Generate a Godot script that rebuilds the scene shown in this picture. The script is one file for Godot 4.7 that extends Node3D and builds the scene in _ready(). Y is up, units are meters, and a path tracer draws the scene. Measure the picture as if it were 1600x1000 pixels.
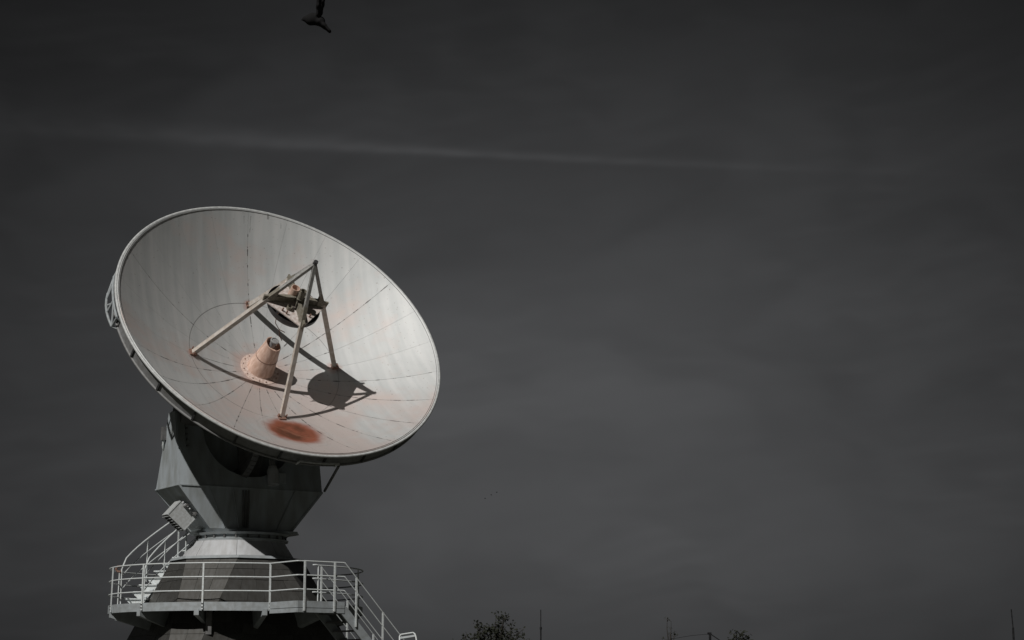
extends Node3D
# A parabolic dish antenna on a faceted tower, seen from below against a dark grey sky.

# ---- frame of the dish: vertex of the paraboloid and its axes --------------------------------
const DISH_AT := Vector3(0.67314, 9.62235, 0.29040)
const AX_U := Vector3(0.85264, 0.0, -0.52250)
const AX_V := Vector3(-0.29544, 0.82480, -0.48211)
const AX_N := Vector3(0.43095, 0.56543, 0.70326)
const R := 4.34
const H := 1.72
const TOWER := Vector3(0.2, 0.0, 0.0)
const DECK := 3.38
var M := {}
var used := {}
var rng := RandomNumberGenerator.new()

# ---- naming ----------------------------------------------------------------------------------
func numbered(called: String) -> String:
	if not used.has(called):
		used[called] = 0
		return called
	used[called] += 1
	return "%s_%03d" % [called, used[called]]

func tag(o: Node, label: String, category: String, group := "", kind := "") -> void:
	if label: o.set_meta("label", label)
	if category: o.set_meta("category", category)
	if group: o.set_meta("group", group)
	if kind: o.set_meta("kind", kind)

func thing(called: String, label: String, category: String, at := Vector3.ZERO, group := "") -> Node3D:
	var o := Node3D.new()
	o.name = numbered(called)
	add_child(o)
	o.position = at
	tag(o, label, category, group)
	return o

func part(called: String, st: SurfaceTool, m: Material, parent: Node) -> MeshInstance3D:
	var o := MeshInstance3D.new()
	o.name = called
	o.mesh = st.commit()
	o.material_override = m
	parent.add_child(o, true)
	return o

# ---- mesh helpers ----------------------------------------------------------------------------
func S() -> SurfaceTool:
	var st := SurfaceTool.new()
	st.begin(Mesh.PRIMITIVE_TRIANGLES)
	return st

func tri(st: SurfaceTool, a: Vector3, b: Vector3, c: Vector3, hint: Vector3) -> void:
	var n := (c - a).cross(b - a)
	if n.dot(hint) < 0.0:
		var t := b
		b = c
		c = t
		n = -n
	n = n.normalized()
	for p in [a, b, c]:
		st.set_normal(n)
		st.set_uv(Vector2(p.x, p.y))
		st.add_vertex(p)

func quad(st: SurfaceTool, a: Vector3, b: Vector3, c: Vector3, d: Vector3, hint: Vector3) -> void:
	tri(st, a, b, c, hint)
	tri(st, a, c, d, hint)

func hexa(st: SurfaceTool, p: Array) -> void:   # p[0..3] one loop, p[4..7] the loop opposite
	var mid := Vector3.ZERO
	for q in p: mid += q / 8.0
	for f in [[0, 1, 2, 3], [4, 5, 6, 7], [0, 1, 5, 4], [1, 2, 6, 5], [2, 3, 7, 6], [3, 0, 4, 7]]:
		var c: Vector3 = (p[f[0]] + p[f[1]] + p[f[2]] + p[f[3]]) / 4.0
		quad(st, p[f[0]], p[f[1]], p[f[2]], p[f[3]], c - mid)

func bar(st: SurfaceTool, a: Vector3, b: Vector3, w: float, h: float, up := Vector3.UP) -> void:
	var d := (b - a).normalized()
	var x := d.cross(up)
	if x.length() < 0.01: x = d.cross(Vector3(0.6, 0.0, 0.8))
	x = x.normalized()
	var y := x.cross(d) * h / 2.0
	x *= w / 2.0
	hexa(st, [a - x - y, a + x - y, a + x + y, a - x + y, b - x - y, b + x - y, b + x + y, b - x + y])

func box(st: SurfaceTool, c: Vector3, s: Vector3, bs := Basis()) -> void:
	var x := bs.x * s.x / 2.0
	var y := bs.y * s.y / 2.0
	var z := bs.z * s.z / 2.0
	hexa(st, [c - x - y - z, c + x - y - z, c + x - y + z, c - x - y + z, c - x + y - z, c + x + y - z, c + x + y + z, c - x + y + z])

func vert(st: SurfaceTool, p: Vector3, n: Vector3, uv := Vector2.ZERO) -> void:
	st.set_normal(n)
	st.set_uv(uv)
	st.add_vertex(p)

func squad(st: SurfaceTool, p: Array, n: Array) -> void:   # quad with its own normals, wound to face them
	var fl: bool = (p[2] - p[0]).cross(p[1] - p[0]).dot(n[0] + n[2]) < 0.0
	for k in ([0, 2, 1, 0, 3, 2] if fl else [0, 1, 2, 0, 2, 3]):
		vert(st, p[k], n[k], Vector2(p[k].x, p[k].y))

func tube(st: SurfaceTool, pts: Array, r, sides := 8, closed := false) -> void:
	var n := pts.size()
	var rings := []
	var nor := []
	var ref := Vector3.ZERO
	for i in n:
		var a: Vector3 = pts[(i - 1 + n) % n] if (closed or i > 0) else pts[i]
		var b: Vector3 = pts[(i + 1) % n] if (closed or i < n - 1) else pts[i]
		var d := (b - a).normalized()
		if ref == Vector3.ZERO:
			ref = d.cross(Vector3.UP)
			if ref.length() < 0.05: ref = d.cross(Vector3.RIGHT)
		ref = (ref - d * ref.dot(d)).normalized()
		var s := d.cross(ref)
		var rr: float = r[i] if r is Array else r
		var ring := []
		var rn := []
		for k in sides:
			var t := TAU * k / sides
			var o := ref * cos(t) + s * sin(t)
			rn.append(o)
			ring.append(pts[i] + o * rr)
		rings.append(ring)
		nor.append(rn)
	for i in (n if closed else n - 1):
		var j := (i + 1) % n
		for k in sides:
			var l := (k + 1) % sides
			squad(st, [rings[i][k], rings[i][l], rings[j][l], rings[j][k]], [nor[i][k], nor[i][l], nor[j][l], nor[j][k]])
	if not closed:
		for e in [0, n - 1]:
			var dir: Vector3 = (pts[0] - pts[1]) if e == 0 else (pts[n - 1] - pts[n - 2])
			for k in range(1, sides - 1):
				tri(st, rings[e][0], rings[e][k], rings[e][k + 1], dir)

# profile of (radius, height) turned round the local Y (or Z) axis
func lathe(st: SurfaceTool, prof: Array, seg := 48, along_z := false, a0 := 0.0, a1 := TAU) -> void:
	for i in prof.size() - 1:
		var p: Vector2 = prof[i]
		var q: Vector2 = prof[i + 1]
		var nn := Vector2(q.y - p.y, p.x - q.x).normalized()
		for k in seg:
			var t0: float = a0 + (a1 - a0) * k / seg
			var t1: float = a0 + (a1 - a0) * (k + 1) / seg
			var pp := []
			var ns := []
			for c in [[p, t0], [p, t1], [q, t1], [q, t0]]:
				var v := Vector3(c[0].x * sin(c[1]), c[0].y, c[0].x * cos(c[1]))
				var m := Vector3(nn.x * sin(c[1]), nn.y, nn.x * cos(c[1]))
				if along_z:
					v = Vector3(v.x, v.z, v.y)
					m = Vector3(m.x, m.z, m.y)
				pp.append(v)
				ns.append(m)
			if p.x < 1e-4: tri(st, pp[0], pp[2], pp[3], ns[2])
			elif q.x < 1e-4: tri(st, pp[0], pp[1], pp[2], ns[0])
			else: squad(st, pp, ns)

func rim_point(deg: float, r: float, z: float) -> Vector3:
	return Vector3(r * cos(deg_to_rad(deg)), r * sin(deg_to_rad(deg)), z)

func bowl(r: float) -> float:
	return H * r * r / (R * R)

# ---- materials -------------------------------------------------------------------------------
func lin(r: float, g: float, b: float) -> Color:
	return Color(r, g, b).linear_to_srgb()

# paint with blotches: a ramp of nearby tones over noise, laid on in object space
func paint(c: Color, spread: float, rough: float, scale := 1.0, metal := 0.0, freq := 0.012, tint := Color(1, 1, 1), seed_ := 3, stretch := Vector3.ONE) -> StandardMaterial3D:
	var nz := FastNoiseLite.new()
	nz.seed = seed_
	nz.frequency = freq
	nz.fractal_octaves = 5
	var g := Gradient.new()
	g.set_color(0, (c * (1.0 - spread) * tint).linear_to_srgb())
	g.set_color(1, (c * (1.0 + spread)).linear_to_srgb())
	g.set_offset(0, 0.25)
	g.set_offset(1, 0.75)
	var t := NoiseTexture2D.new()
	t.width = 512
	t.height = 512
	t.seamless = true
	t.noise = nz
	t.color_ramp = g
	var m := StandardMaterial3D.new()
	m.albedo_texture = t
	m.uv1_triplanar = true
	m.uv1_scale = stretch * scale
	m.roughness = rough
	m.metallic = metal
	return m

func plain(c: Color, rough := 0.6, metal := 0.0) -> StandardMaterial3D:
	var m := StandardMaterial3D.new()
	m.albedo_color = c.linear_to_srgb()
	m.roughness = rough
	m.metallic = metal
	return m

# the weathered white paint of the reflector: off-white, vertical grime runs, rust and sealant crumbs
func reflector_paint() -> StandardMaterial3D:
	var n := 1024
	var img := Image.create(n, n, false, Image.FORMAT_RGB8)
	var big := FastNoiseLite.new()
	big.seed = 11
	big.frequency = 0.35
	big.fractal_octaves = 4
	var fine := FastNoiseLite.new()
	fine.seed = 5
	fine.frequency = 2.2
	fine.fractal_octaves = 4
	var run := FastNoiseLite.new()
	run.seed = 29
	run.frequency = 1.0
	run.fractal_octaves = 4
	var dash := FastNoiseLite.new()
	dash.seed = 71
	dash.frequency = 2.4
	dash.fractal_octaves = 3
	var joints := {0: [0.3, 0.12], -1: [0.5, 0.8], -2: [0.5, 0.95], -3: [0.5, 0.95], -4: [0.4, 0.55], -5: [0.4, 0.45], -6: [0.6, 0.2], -7: [0.9, 0.2], -8: [0.8, 0.4], -9: [0.9, 0.8], -10: [0.9, 0.9], -11: [0.7, 0.9], -12: [0.9, 0.15], 12: [0.9, 0.15], 10: [0.3, 0.9], 6: [0.3, 0.3], 2: [0.6, 0.7], 3: [0.3, 0.2], 1: [0.4, 0.2]}
	var data := PackedByteArray()
	data.resize(n * n * 3)
	var white := Vector3(0.645, 0.655, 0.655)
	var pink := Vector3(0.66, 0.575, 0.545)
	var grey := Vector3(0.50, 0.525, 0.53)
	var rust := Vector3(0.40, 0.115, 0.055)
	var brown := Vector3(0.17, 0.065, 0.035)
	var dark := Vector3(0.05, 0.045, 0.04)
	var i := 0
	for py in n:
		for px in n:
			var x := (px + 0.5) / n * 9.0 - 4.5
			var y := 4.5 - (py + 0.5) / n * 9.0
			var r := sqrt(x * x + y * y)
			var c := white
			if r < 4.5:
				var b := big.get_noise_2d(x, y)
				var f := fine.get_noise_2d(x, y)
				var s := run.get_noise_2d(x * 3.2 + y * 0.1, y * 0.22)
				c = c.lerp(grey, clampf(0.30 + s * 0.55 + b * 0.5 + f * 0.14, 0.0, 0.75))
				# each panel has weathered a little differently
				var cellid := int(floorf(rad_to_deg(atan2(y, x)) / 15.0)) * 2 + (1 if r > 2.05 else 0)
				c *= 1.0 + 0.035 * sin(cellid * 12.9898 + 4.0)
				# iron-stained wash on the low half and round the hub
				var pk := clampf(0.30 + b * 1.2 + f * 0.35 - y * 0.15 - absf(x) * 0.10, 0.0, 0.80)
				c = c.lerp(pink, pk)
				# the puddle stain at the lowest spot of the bowl
				var dx := x - 0.01
				var dy := y + 2.80
				var d := sqrt(dx * dx * 0.92 + dy * dy) + f * 0.09 + b * 0.12 + 0.03 * big.get_noise_2d(x * 6.0, y * 6.0 + 3.0)
				if d < 0.84:
					var w := smoothstep(0.84, 0.46, d)
					c = c.lerp(rust, w * 0.95)
					var deep := smoothstep(0.60, 0.30, d) * clampf(0.70 + big.get_noise_2d(x * 3.0 + 7.0, y * 3.0) * 1.5 + f * 0.35, 0.0, 1.0)
					c = c.lerp(brown, deep)
					# paler run where water drains across the stain
					var streak := absf(dx * 0.50 + dy * 0.86 + 0.04 + f * 0.22 + sin(dx * 4.0) * 0.09)
					c = c.lerp(Vector3(0.52, 0.26, 0.17), smoothstep(0.10, 0.01, streak) * smoothstep(0.60, 0.35, d) * 0.35)
				elif d < 0.93:
					c = c.lerp(Vector3(0.46, 0.40, 0.37), smoothstep(0.93, 0.88, d) * 0.15)
				# rusty wash round the hub flange and the strut feet
				var hub := smoothstep(0.95, 0.45, r + f * 0.25) * 0.55
				c = c.lerp(Vector3(0.66, 0.46, 0.40), hub)
				for q in [Vector2(2, 0), Vector2(-2, 0), Vector2(0, 2), Vector2(0, -2)]:
					var e: float = Vector2(x, y).distance_to(q)
					if e < 0.26: c = c.lerp(rust, smoothstep(0.24, 0.06, e + f * 0.14) * 0.30)
				# sealant crumbs along the radial joints every 15 degrees
				if r > 0.75 and r < 4.2:
					var a := rad_to_deg(atan2(y, x))
					var k := roundf(a / 15.0)
					var off := absf(a - k * 15.0) * PI / 180.0 * r
					if off < 0.034:
						# [inner ring, outer ring]: how much sealant each joint still shows
						var show: Array = joints.get(int(k), [0.10, 0.06])
						var amt: float = show[0] if r < 2.05 else show[1]
						var q := dash.get_noise_2d(r * 1.4, k * 37.0)
						if q > 0.34 - amt * 0.30 and amt > 0.2:
							c = c.lerp(dark, smoothstep(0.006 + q * 0.030, 0.004, off) * 0.85)
						elif off < 0.008: c = c.lerp(dark, 0.34 * amt)
				# dirt in the ring joint, heaviest on the left
				if absf(r - 2.05) < 0.009: c = c.lerp(dark, 0.50 if (x < 0.1 and y > -1.9) else 0.22)
				# drips under the top edge
				for q in [[0.06, 4.20, 0.42, 0.010], [0.56, 4.30, 0.13, 0.030], [-0.13, 4.18, 0.16, 0.006], [0.93, 4.1, 0.12, 0.007]]:
					if y < q[1] and y > q[1] - q[2] - f * 0.2 and absf(x - q[0] - f * 0.02) < q[3] * (1.0 + f): c = c.lerp(dark, 0.40)
				# flecks of lost paint
				if fine.get_noise_2d(x * 5.0 + 40.0, y * 5.0) > 0.62: c = c.lerp(Vector3(0.17, 0.12, 0.10), 0.6)
			for ch in [c.x, c.y, c.z]:
				data[i] = int(clampf((1.055 * pow(maxf(ch, 0.0), 1.0 / 2.4) - 0.055) * 255.0, 0.0, 255.0))
				i += 1
	img.set_data(n, n, false, Image.FORMAT_RGB8, data)
	var m := StandardMaterial3D.new()
	m.albedo_texture = ImageTexture.create_from_image(img)
	m.roughness = 0.72
	m.metallic = 0.76
	return m

func make_materials() -> void:
	M.dish = reflector_paint()
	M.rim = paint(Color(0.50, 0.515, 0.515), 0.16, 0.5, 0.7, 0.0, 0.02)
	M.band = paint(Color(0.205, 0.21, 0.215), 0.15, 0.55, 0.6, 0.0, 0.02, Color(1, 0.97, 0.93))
	M.back = paint(Color(0.10, 0.10, 0.10), 0.25, 0.7, 0.5)
	M.leg = paint(Color(0.45, 0.425, 0.395), 0.12, 0.6, 0.8, 0.0, 0.012, Color(1, 0.92, 0.85), 8)
	M.thin = paint(Color(0.30, 0.30, 0.29), 0.25, 0.55, 1.5)
	M.olive = paint(Color(0.20, 0.19, 0.16), 0.18, 0.7, 1.2, 0.0, 0.02, Color(1, 0.93, 0.85), 14)
	M.flange = paint(Color(0.60, 0.50, 0.455), 0.16, 0.6, 1.2, 0.0, 0.02, Color(1, 0.88, 0.82), 24)
	M.sub = paint(Color(0.58, 0.54, 0.52), 0.15, 0.5, 0.9, 0.0, 0.02, Color(1, 0.9, 0.86), 4)
	M.dark = paint(Color(0.045, 0.045, 0.047), 0.3, 0.6, 1.0)
	M.feed = paint(Color(0.58, 0.43, 0.36), 0.16, 0.5, 1.1, 0.0, 0.018, Color(1, 0.86, 0.78), 17, Vector3(1, 1, 0.3))
	M.cap = paint(Color(0.30, 0.30, 0.30), 0.2, 0.45, 3.0)
	M.rust = paint(Color(0.22, 0.145, 0.115), 0.4, 0.85, 3.0, 0.0, 0.02, Color(1, 0.7, 0.6), 21)
	M.hull = paint(Color(0.325, 0.358, 0.382), 0.14, 0.5, 0.35, 0.0, 0.014, Color(0.97, 0.95, 0.90), 31, Vector3(1, 0.3, 1))
	M.hull_dark = paint(Color(0.12, 0.12, 0.12), 0.25, 0.6, 0.5)
	M.white = paint(Color(0.44, 0.455, 0.475), 0.12, 0.5, 0.6, 0.0, 0.016, Color(1, 0.98, 0.95), 6, Vector3(1, 0.4, 1))
	M.rail = paint(Color(0.58, 0.63, 0.65), 0.10, 0.45, 1.6, 0.0, 0.02, Color(1, 0.95, 0.9), 9)
	M.steel = paint(Color(0.32, 0.35, 0.37), 0.09, 0.5, 0.5, 0.0, 0.02, Color(0.95, 0.93, 0.9), 12)
	M.deck = paint(Color(0.12, 0.12, 0.12), 0.25, 0.7, 0.8)
	M.sheet = []
	for k in 3:
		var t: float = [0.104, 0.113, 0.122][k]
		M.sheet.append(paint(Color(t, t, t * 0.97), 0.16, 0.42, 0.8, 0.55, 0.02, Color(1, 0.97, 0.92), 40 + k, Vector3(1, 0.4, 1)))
	M.joint = plain(Color(0.02, 0.02, 0.02), 0.8)
	M.cabinet = paint(Color(0.46, 0.485, 0.495), 0.07, 0.45, 1.1, 0.0, 0.02, Color(0.97, 0.95, 0.92), 15)
	M.pole = paint(Color(0.018, 0.018, 0.019), 0.3, 0.85, 1.0)
	M.pole.metallic_specular = 0.15
	M.grass = paint(Color(0.055, 0.057, 0.042), 0.45, 0.95, 0.05, 0.0, 0.03)
	M.bark = paint(Color(0.03, 0.026, 0.022), 0.35, 0.9, 2.0)
	M.leaf = plain(Color(0.028, 0.031, 0.022), 0.8)
	M.leaf.cull_mode = BaseMaterial3D.CULL_DISABLED
	M.feather = plain(Color(0.016, 0.016, 0.0165), 0.9)
	M.feather.metallic_specular = 0.1
	M.leaf.metallic_specular = 0.25

# ---- sky -------------------------------------------------------------------------------------
# thin high overcast: brightest in the haze ahead, fading upward and to both sides, with cirrus
# veils and one old condensation trail
func sky_image() -> Image:
	var w := 1024
	var h := 2048
	var img := Image.create(w, h, false, Image.FORMAT_RGBF)
	var n1 := FastNoiseLite.new()
	n1.seed = 4
	n1.frequency = 1.0
	n1.fractal_octaves = 5
	var n2 := FastNoiseLite.new()
	n2.seed = 19
	n2.frequency = 1.0
	n2.fractal_octaves = 4
	var data := PackedFloat32Array()
	data.resize(w * h * 3)
	var i := 0
	for y in h:
		var el := 90.0 - (y + 0.5) / h * 180.0
		for x in w:
			var az := wrapf((x + 0.5) / w * 360.0, -180.0, 180.0)
			var d := maxf(absf(az - 1.5) - 2.0, 0.0)
			var up := el - 6.6
			var l := exp(-(pow(up / 12.4, 2.0) if up > 0.0 else pow(up / 9.5, 2.0))) * (0.30 + 0.70 * exp(-pow(d / 13.2, 2.0)))
			var c := 0.0046 + 0.0640 * l
			if el > -8.0 and el < 70.0:
				# veils drawn out along shallow slopes, with finer curls inside them
				var wx := n2.get_noise_2d(az * 0.09 + 31.0, el * 0.13)
				var q := n1.get_noise_2d(az * 0.05 + wx * 0.6, (el - az * 0.10) * 0.14)
				var cur := n2.get_noise_2d(az * 0.14 + wx * 0.8, (el + az * 0.18 + wx * 2.5) * 0.30)
				var fib := n1.get_noise_2d(az * 0.22 + 60.0 + wx, (el - az * 0.10 + wx * 1.2) * 1.3)
				var mask := clampf(0.5 + n2.get_noise_2d(az * 0.07 - 12.0, el * 0.12) * 1.6, 0.0, 1.0)
				c *= 1.0 + 0.18 * q + 0.12 * cur + 0.15 * maxf(fib, -0.15) * mask
				# the trail: frays out to the left, thins out to the right
				var line := 16.43 - 0.040 * (az + 2.0) - 0.0018 * pow(az + 2.0, 2.0)
				var wide := 0.065 + maxf(0.0, -az - 2.0) * 0.014
				var e := (el - line) / wide
				e = e if e < 0.0 else e * 0.45
				var str_ := exp(-e * e) * exp(-pow((az + 3.0) / 10.5, 2.0)) * (0.85 + 0.5 * n2.get_noise_2d(az * 0.9, el * 2.0))
				c += 0.020 * str_
			data[i] = c * 0.985
			data[i + 1] = c
			data[i + 2] = c * 1.035
			i += 3
	img.set_data(w, h, false, Image.FORMAT_RGBF, data.to_byte_array())
	return img

# ---- the dish --------------------------------------------------------------------------------
func reflector_panel(r0: float, r1: float, a0: float, a1: float, nr: int, na: int, parent: Node) -> void:
	var st := S()
	var k := 2.0 * H / (R * R)
	var th := 0.022
	var g := 0.0018
	r0 += g
	r1 -= g
	var grid := []
	for i in nr + 1:
		var row := []
		for j in na + 1:
			var r := lerpf(r0, r1, float(i) / nr)
			var ga := g / r
			var a := lerpf(a0 + ga, a1 - ga, float(j) / na)
			var p := Vector3(r * cos(a), r * sin(a), bowl(r))
			var n := Vector3(-k * p.x, -k * p.y, 1.0).normalized()
			row.append([p, n, p - n * th])
		grid.append(row)
	for side in [0, 2]:
		for i in nr:
			for j in na:
				var q := [grid[i][j], grid[i + 1][j], grid[i + 1][j + 1], grid[i][j + 1]]
				var p := []
				var n := []
				for v in q:
					p.append(v[side])
					n.append(v[1] if side == 0 else -v[1])
				var fl: bool = (p[2] - p[0]).cross(p[1] - p[0]).dot(n[0]) < 0.0
				for v in ([0, 2, 1, 0, 3, 2] if fl else [0, 1, 2, 0, 2, 3]):
					vert(st, p[v], n[v], Vector2((p[v].x + 4.5) / 9.0, (4.5 - p[v].y) / 9.0))
	var mid: Vector3 = grid[nr / 2][na / 2][0]
	var edge := []
	for i in nr + 1: edge.append(grid[i][0])
	for j in range(1, na + 1): edge.append(grid[nr][j])
	for i in range(nr - 1, -1, -1): edge.append(grid[i][na])
	for j in range(na - 1, 0, -1): edge.append(grid[0][j])
	for e in edge.size():
		var a = edge[e]
		var b = edge[(e + 1) % edge.size()]
		var hint: Vector3 = (a[0] + b[0]) / 2.0 - mid
		for t in [[a[0], b[0], b[2]], [a[0], b[2], a[2]]]:
			var n: Vector3 = (t[2] - t[0]).cross(t[1] - t[0])
			var o := [0, 1, 2] if n.dot(hint) > 0.0 else [0, 2, 1]
			n = n if n.dot(hint) > 0.0 else -n
			for v in o: vert(st, t[v], n.normalized(), Vector2((t[v].x + 4.5) / 9.0, (4.5 - t[v].y) / 9.0))
	part("panel", st, M.dish, parent)

func build_dish() -> void:
	var d := thing("satellite_dish", "large white parabolic dish with rusty stain, struts and feed cone, tilted to the sky", "satellite dish", DISH_AT)
	d.basis = Basis(AX_U, AX_V, AX_N)
	# reflecting surface: an inner and an outer ring of 24 panels
	var st := S()
	var prof := []
	for i in 15: prof.append(Vector2(0.3 + (R - 0.33) * i / 14.0, bowl(0.3 + (R - 0.33) * i / 14.0) - 0.05))
	for i in range(14, -1, -1): prof.append(Vector2(0.3 + (R - 0.33) * i / 14.0, bowl(0.3 + (R - 0.33) * i / 14.0) - 0.08))
	lathe(st, prof, 96, true)
	var refl := part("reflector", st, M.back, d)
	for k in 24:
		var a0 := deg_to_rad(k * 15.0)
		var a1 := deg_to_rad(k * 15.0 + 15.0)
		reflector_panel(0.40, 2.05, a0, a1, 5, 3, refl)
		reflector_panel(2.05, R - 0.01, a0, a1, 8, 4, refl)
	# rim: rolled lip, side band recessed between two flanges, stiffeners across it
	st = S()
	var ring := []
	for k in 144: ring.append(rim_point(k * 2.5, R + 0.030, H - 0.050))
	tube(st, ring, 0.038, 8, true)
	var lip := part("rim", st, M.rim, d)
	st = S()
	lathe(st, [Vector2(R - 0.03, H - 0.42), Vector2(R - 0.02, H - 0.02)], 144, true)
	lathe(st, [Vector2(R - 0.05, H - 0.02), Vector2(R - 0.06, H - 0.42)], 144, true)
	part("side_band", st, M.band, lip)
	st = S()
	ring = []
	for k in 144: ring.append(rim_point(k * 2.5, R - 0.02, H - 0.43))
	tube(st, ring, 0.032, 8, true)
	part("rear_flange", st, M.band, lip)
	for k in 24:
		st = S()
		var a := k * 15.0 + 2.0
		bar(st, rim_point(a, R - 0.005, H - 0.03), rim_point(a, R - 0.010, H - 0.41), 0.05, 0.045, rim_point(a, 1.0, 0.0))
		part("stiffener", st, M.dark, lip)
	# back structure
	for k in 24:
		st = S()
		var a := deg_to_rad(k * 15.0)
		var e := Vector3(cos(a), sin(a), 0)
		var t := Vector3(-sin(a), cos(a), 0) * 0.02
		var p := []
		for s in 5:
			var r := 1.0 + 3.15 * s / 4.0
			p.append([e * r + Vector3(0, 0, bowl(r) - 0.085), e * r + Vector3(0, 0, bowl(r) - 0.5 + 0.06 * s)])
		for s in 4:
			hexa(st, [p[s][0] - t, p[s + 1][0] - t, p[s + 1][1] - t, p[s][1] - t, p[s][0] + t, p[s + 1][0] + t, p[s + 1][1] + t, p[s][1] + t])
		part("rib", st, M.back, d)
	st = S()
	lathe(st, [Vector2(0.0, -0.95), Vector2(1.15, -0.95), Vector2(1.55, -0.45), Vector2(1.55, 0.1)], 48, true)
	part("hub_drum", st, M.hull_dark, d)
	st = S()
	tube(st, [Vector3(-2.05, -0.78, -1.10), Vector3(1.72, -0.78, -1.10)], 0.36, 24)
	part("tilt_shaft", st, M.hull_dark, d)
	st = S()
	for s in [-0.9, 0.6]: box(st, Vector3(s, -0.55, -0.95), Vector3(0.16, 1.3, 0.9))
	part("tilt_bracket", st, M.hull_dark, d)
	# toothed quadrant that tilts the dish, below the shaft
	st = S()
	var arc := []
	for k in 19:
		var a := deg_to_rad(-160.0 + k * 5.2)
		arc.append(Vector3(-0.35, -0.78 + 1.5 * sin(a), -1.10 + 1.5 * cos(a)))
	for k in 18:
		bar(st, arc[k], arc[k + 1], 0.16, 0.30, Vector3(0, -0.78, -1.10) - arc[k])
	for k in [2, 9, 16]: bar(st, Vector3(-0.35, -0.78, -1.10), arc[k], 0.10, 0.14, Vector3.RIGHT)
	part("tilt_quadrant", st, M.hull_dark, d)
	# four struts: box beams to the frame, thin tubes on to the tip
	var tip := Vector3(0, 0, 3.90)
	for k in 4:
		var a := k * 90.0
		var foot := rim_point(a, 2.0, bowl(2.0))
		var knee := foot.lerp(tip, 0.625)
		var side := rim_point(a + 90.0, 1.0, 0.0)
		st = S()
		bar(st, foot, knee, 0.12 if k != 3 else 0.10, 0.11, side)
		var o := part("strut", st, M.leg, d)
		st = S()
		bar(st, knee - (tip - foot).normalized() * 0.02, tip, 0.085, 0.085, side)
		part("strut_tip", st, M.thin, o)
		# gusset that spreads from the thin tube to the beam
		st = S()
		var dir := (tip - foot).normalized()
		var inn := side.cross(dir).normalized()
		if inn.dot(rim_point(a, 1.0, 0.0)) > 0.0: inn = -inn
		var g0 := knee - dir * 0.12
		var g1 := knee + dir * 0.46
		var w := side * 0.05
		hexa(st, [g0 - w - inn * 0.065, g0 - w + inn * 0.16, knee + dir * 0.05 - w + inn * 0.16, g1 - w - inn * 0.04, g0 + w - inn * 0.065, g0 + w + inn * 0.16, knee + dir * 0.05 + w + inn * 0.16, g1 + w - inn * 0.04])
		part("gusset", st, M.olive, o)
		st = S()
		box(st, foot + Vector3(0, 0, 0.03), Vector3(0.18, 0.18, 0.08), Basis(Vector3(0, 0, 1), deg_to_rad(a)))
		for s in [-1, 1]: tube(st, [foot + side * 0.1 * s + Vector3(0, 0, 0.05), foot + side * 0.1 * s + Vector3(0, 0, 0.14)], 0.022, 6)
		part("foot_plate", st, M.rust, o)
	st = S()
	tube(st, [tip - Vector3(0, 0, 0.06), tip + Vector3(0, 0, 0.09)], 0.06, 8)
	part("tip_cap", st, M.dark, d)
	# cross frame that carries the secondary reflector
	for k in 4:
		var a := k * 90.0
		st = S()
		bar(st, rim_point(a, 0.06, 2.63), rim_point(a, 0.88, 2.56), 0.05, 0.20, Vector3(0, 0, 1))
		bar(st, rim_point(a, 0.06, 2.735), rim_point(a, 0.74, 2.675), 0.10, 0.015, Vector3(0, 0, 1))
		part("frame_beam", st, M.olive, d)
	# square back plate between the four struts
	st = S()
	var sq := []
	for z in [2.47, 2.50]:
		for k in 4: sq.append(rim_point(k * 90.0, 0.86, z))
	hexa(st, sq)
	part("back_plate", st, M.sub, d)
	# secondary reflector: a hollow convex shell
	st = S()
	var sp := []
	for i in 11:
		var t := float(i) / 10.0
		sp.append(Vector2(0.69 * sin(t * 1.3) / sin(1.3), 2.34 - 0.34 * (cos(t * 1.3) - cos(1.3)) / (1.0 - cos(1.3))))
	sp.append(Vector2(0.70, 2.455))
	lathe(st, sp, 48, true)
	part("secondary_reflector", st, M.dark, d)
	# adjusting tubes standing on the frame
	for q in [[-0.10, 0.12, 0.115, 2.60, 2.92], [0.05, -0.04, 0.085, 2.66, 2.99], [-0.22, -0.24, 0.07, 2.46, 2.60]]:
		st = S()
		lathe(st, [Vector2(q[2], q[3]), Vector2(q[2], q[4]), Vector2(q[2] - 0.018, q[4]), Vector2(q[2] - 0.018, q[3])], 20, true)
		lathe(st, [Vector2(q[2] - 0.018, q[3] + 0.05), Vector2(0.0, q[3] + 0.05)], 20, true)
		var o := part("adjusting_tube", st, M.feed if q[2] > 0.1 else M.olive, d)
		o.position = Vector3(q[0], q[1], 0.0)
	for q in [[-0.42, -0.33], [-0.33, -0.42], [0.30, -0.45]]:
		st = S()
		tube(st, [Vector3(q[0], q[1], 2.40), Vector3(q[0], q[1], 2.60)], 0.022, 6)
		part("set_screw", st, M.rust, d)
	st = S()
	tube(st, [Vector3(-0.40, -0.30, 2.55), Vector3(-0.52, -0.36, 2.36), Vector3(-0.50, -0.44, 2.16), Vector3(-0.36, -0.52, 2.02), Vector3(-0.20, -0.56, 1.98)], 0.011, 6)
	tube(st, [Vector3(-0.36, -0.52, 2.02), Vector3(-0.30, -0.58, 1.86), Vector3(-0.20, -0.62, 1.74)], 0.011, 6)
	part("cable", st, M.rust, d)
	# feed cone on its bolted flange
	st = S()
	lathe(st, [Vector2(0.38, -0.03), Vector2(0.54, bowl(0.54) + 0.002), Vector2(0.54, bowl(0.54) + 0.014), Vector2(0.40, 0.05), Vector2(0.0, 0.05)], 48, true)
	var fl := part("feed_flange", st, M.flange, d)
	for k in 16:
		st = S()
		var p := rim_point(k * 22.5 + 6.0, 0.475, 0.030)
		tube(st, [p, p + Vector3(0, 0, 0.030)], 0.018, 6)
		part("bolt", st, M.rust, fl)
	st = S()
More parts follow.
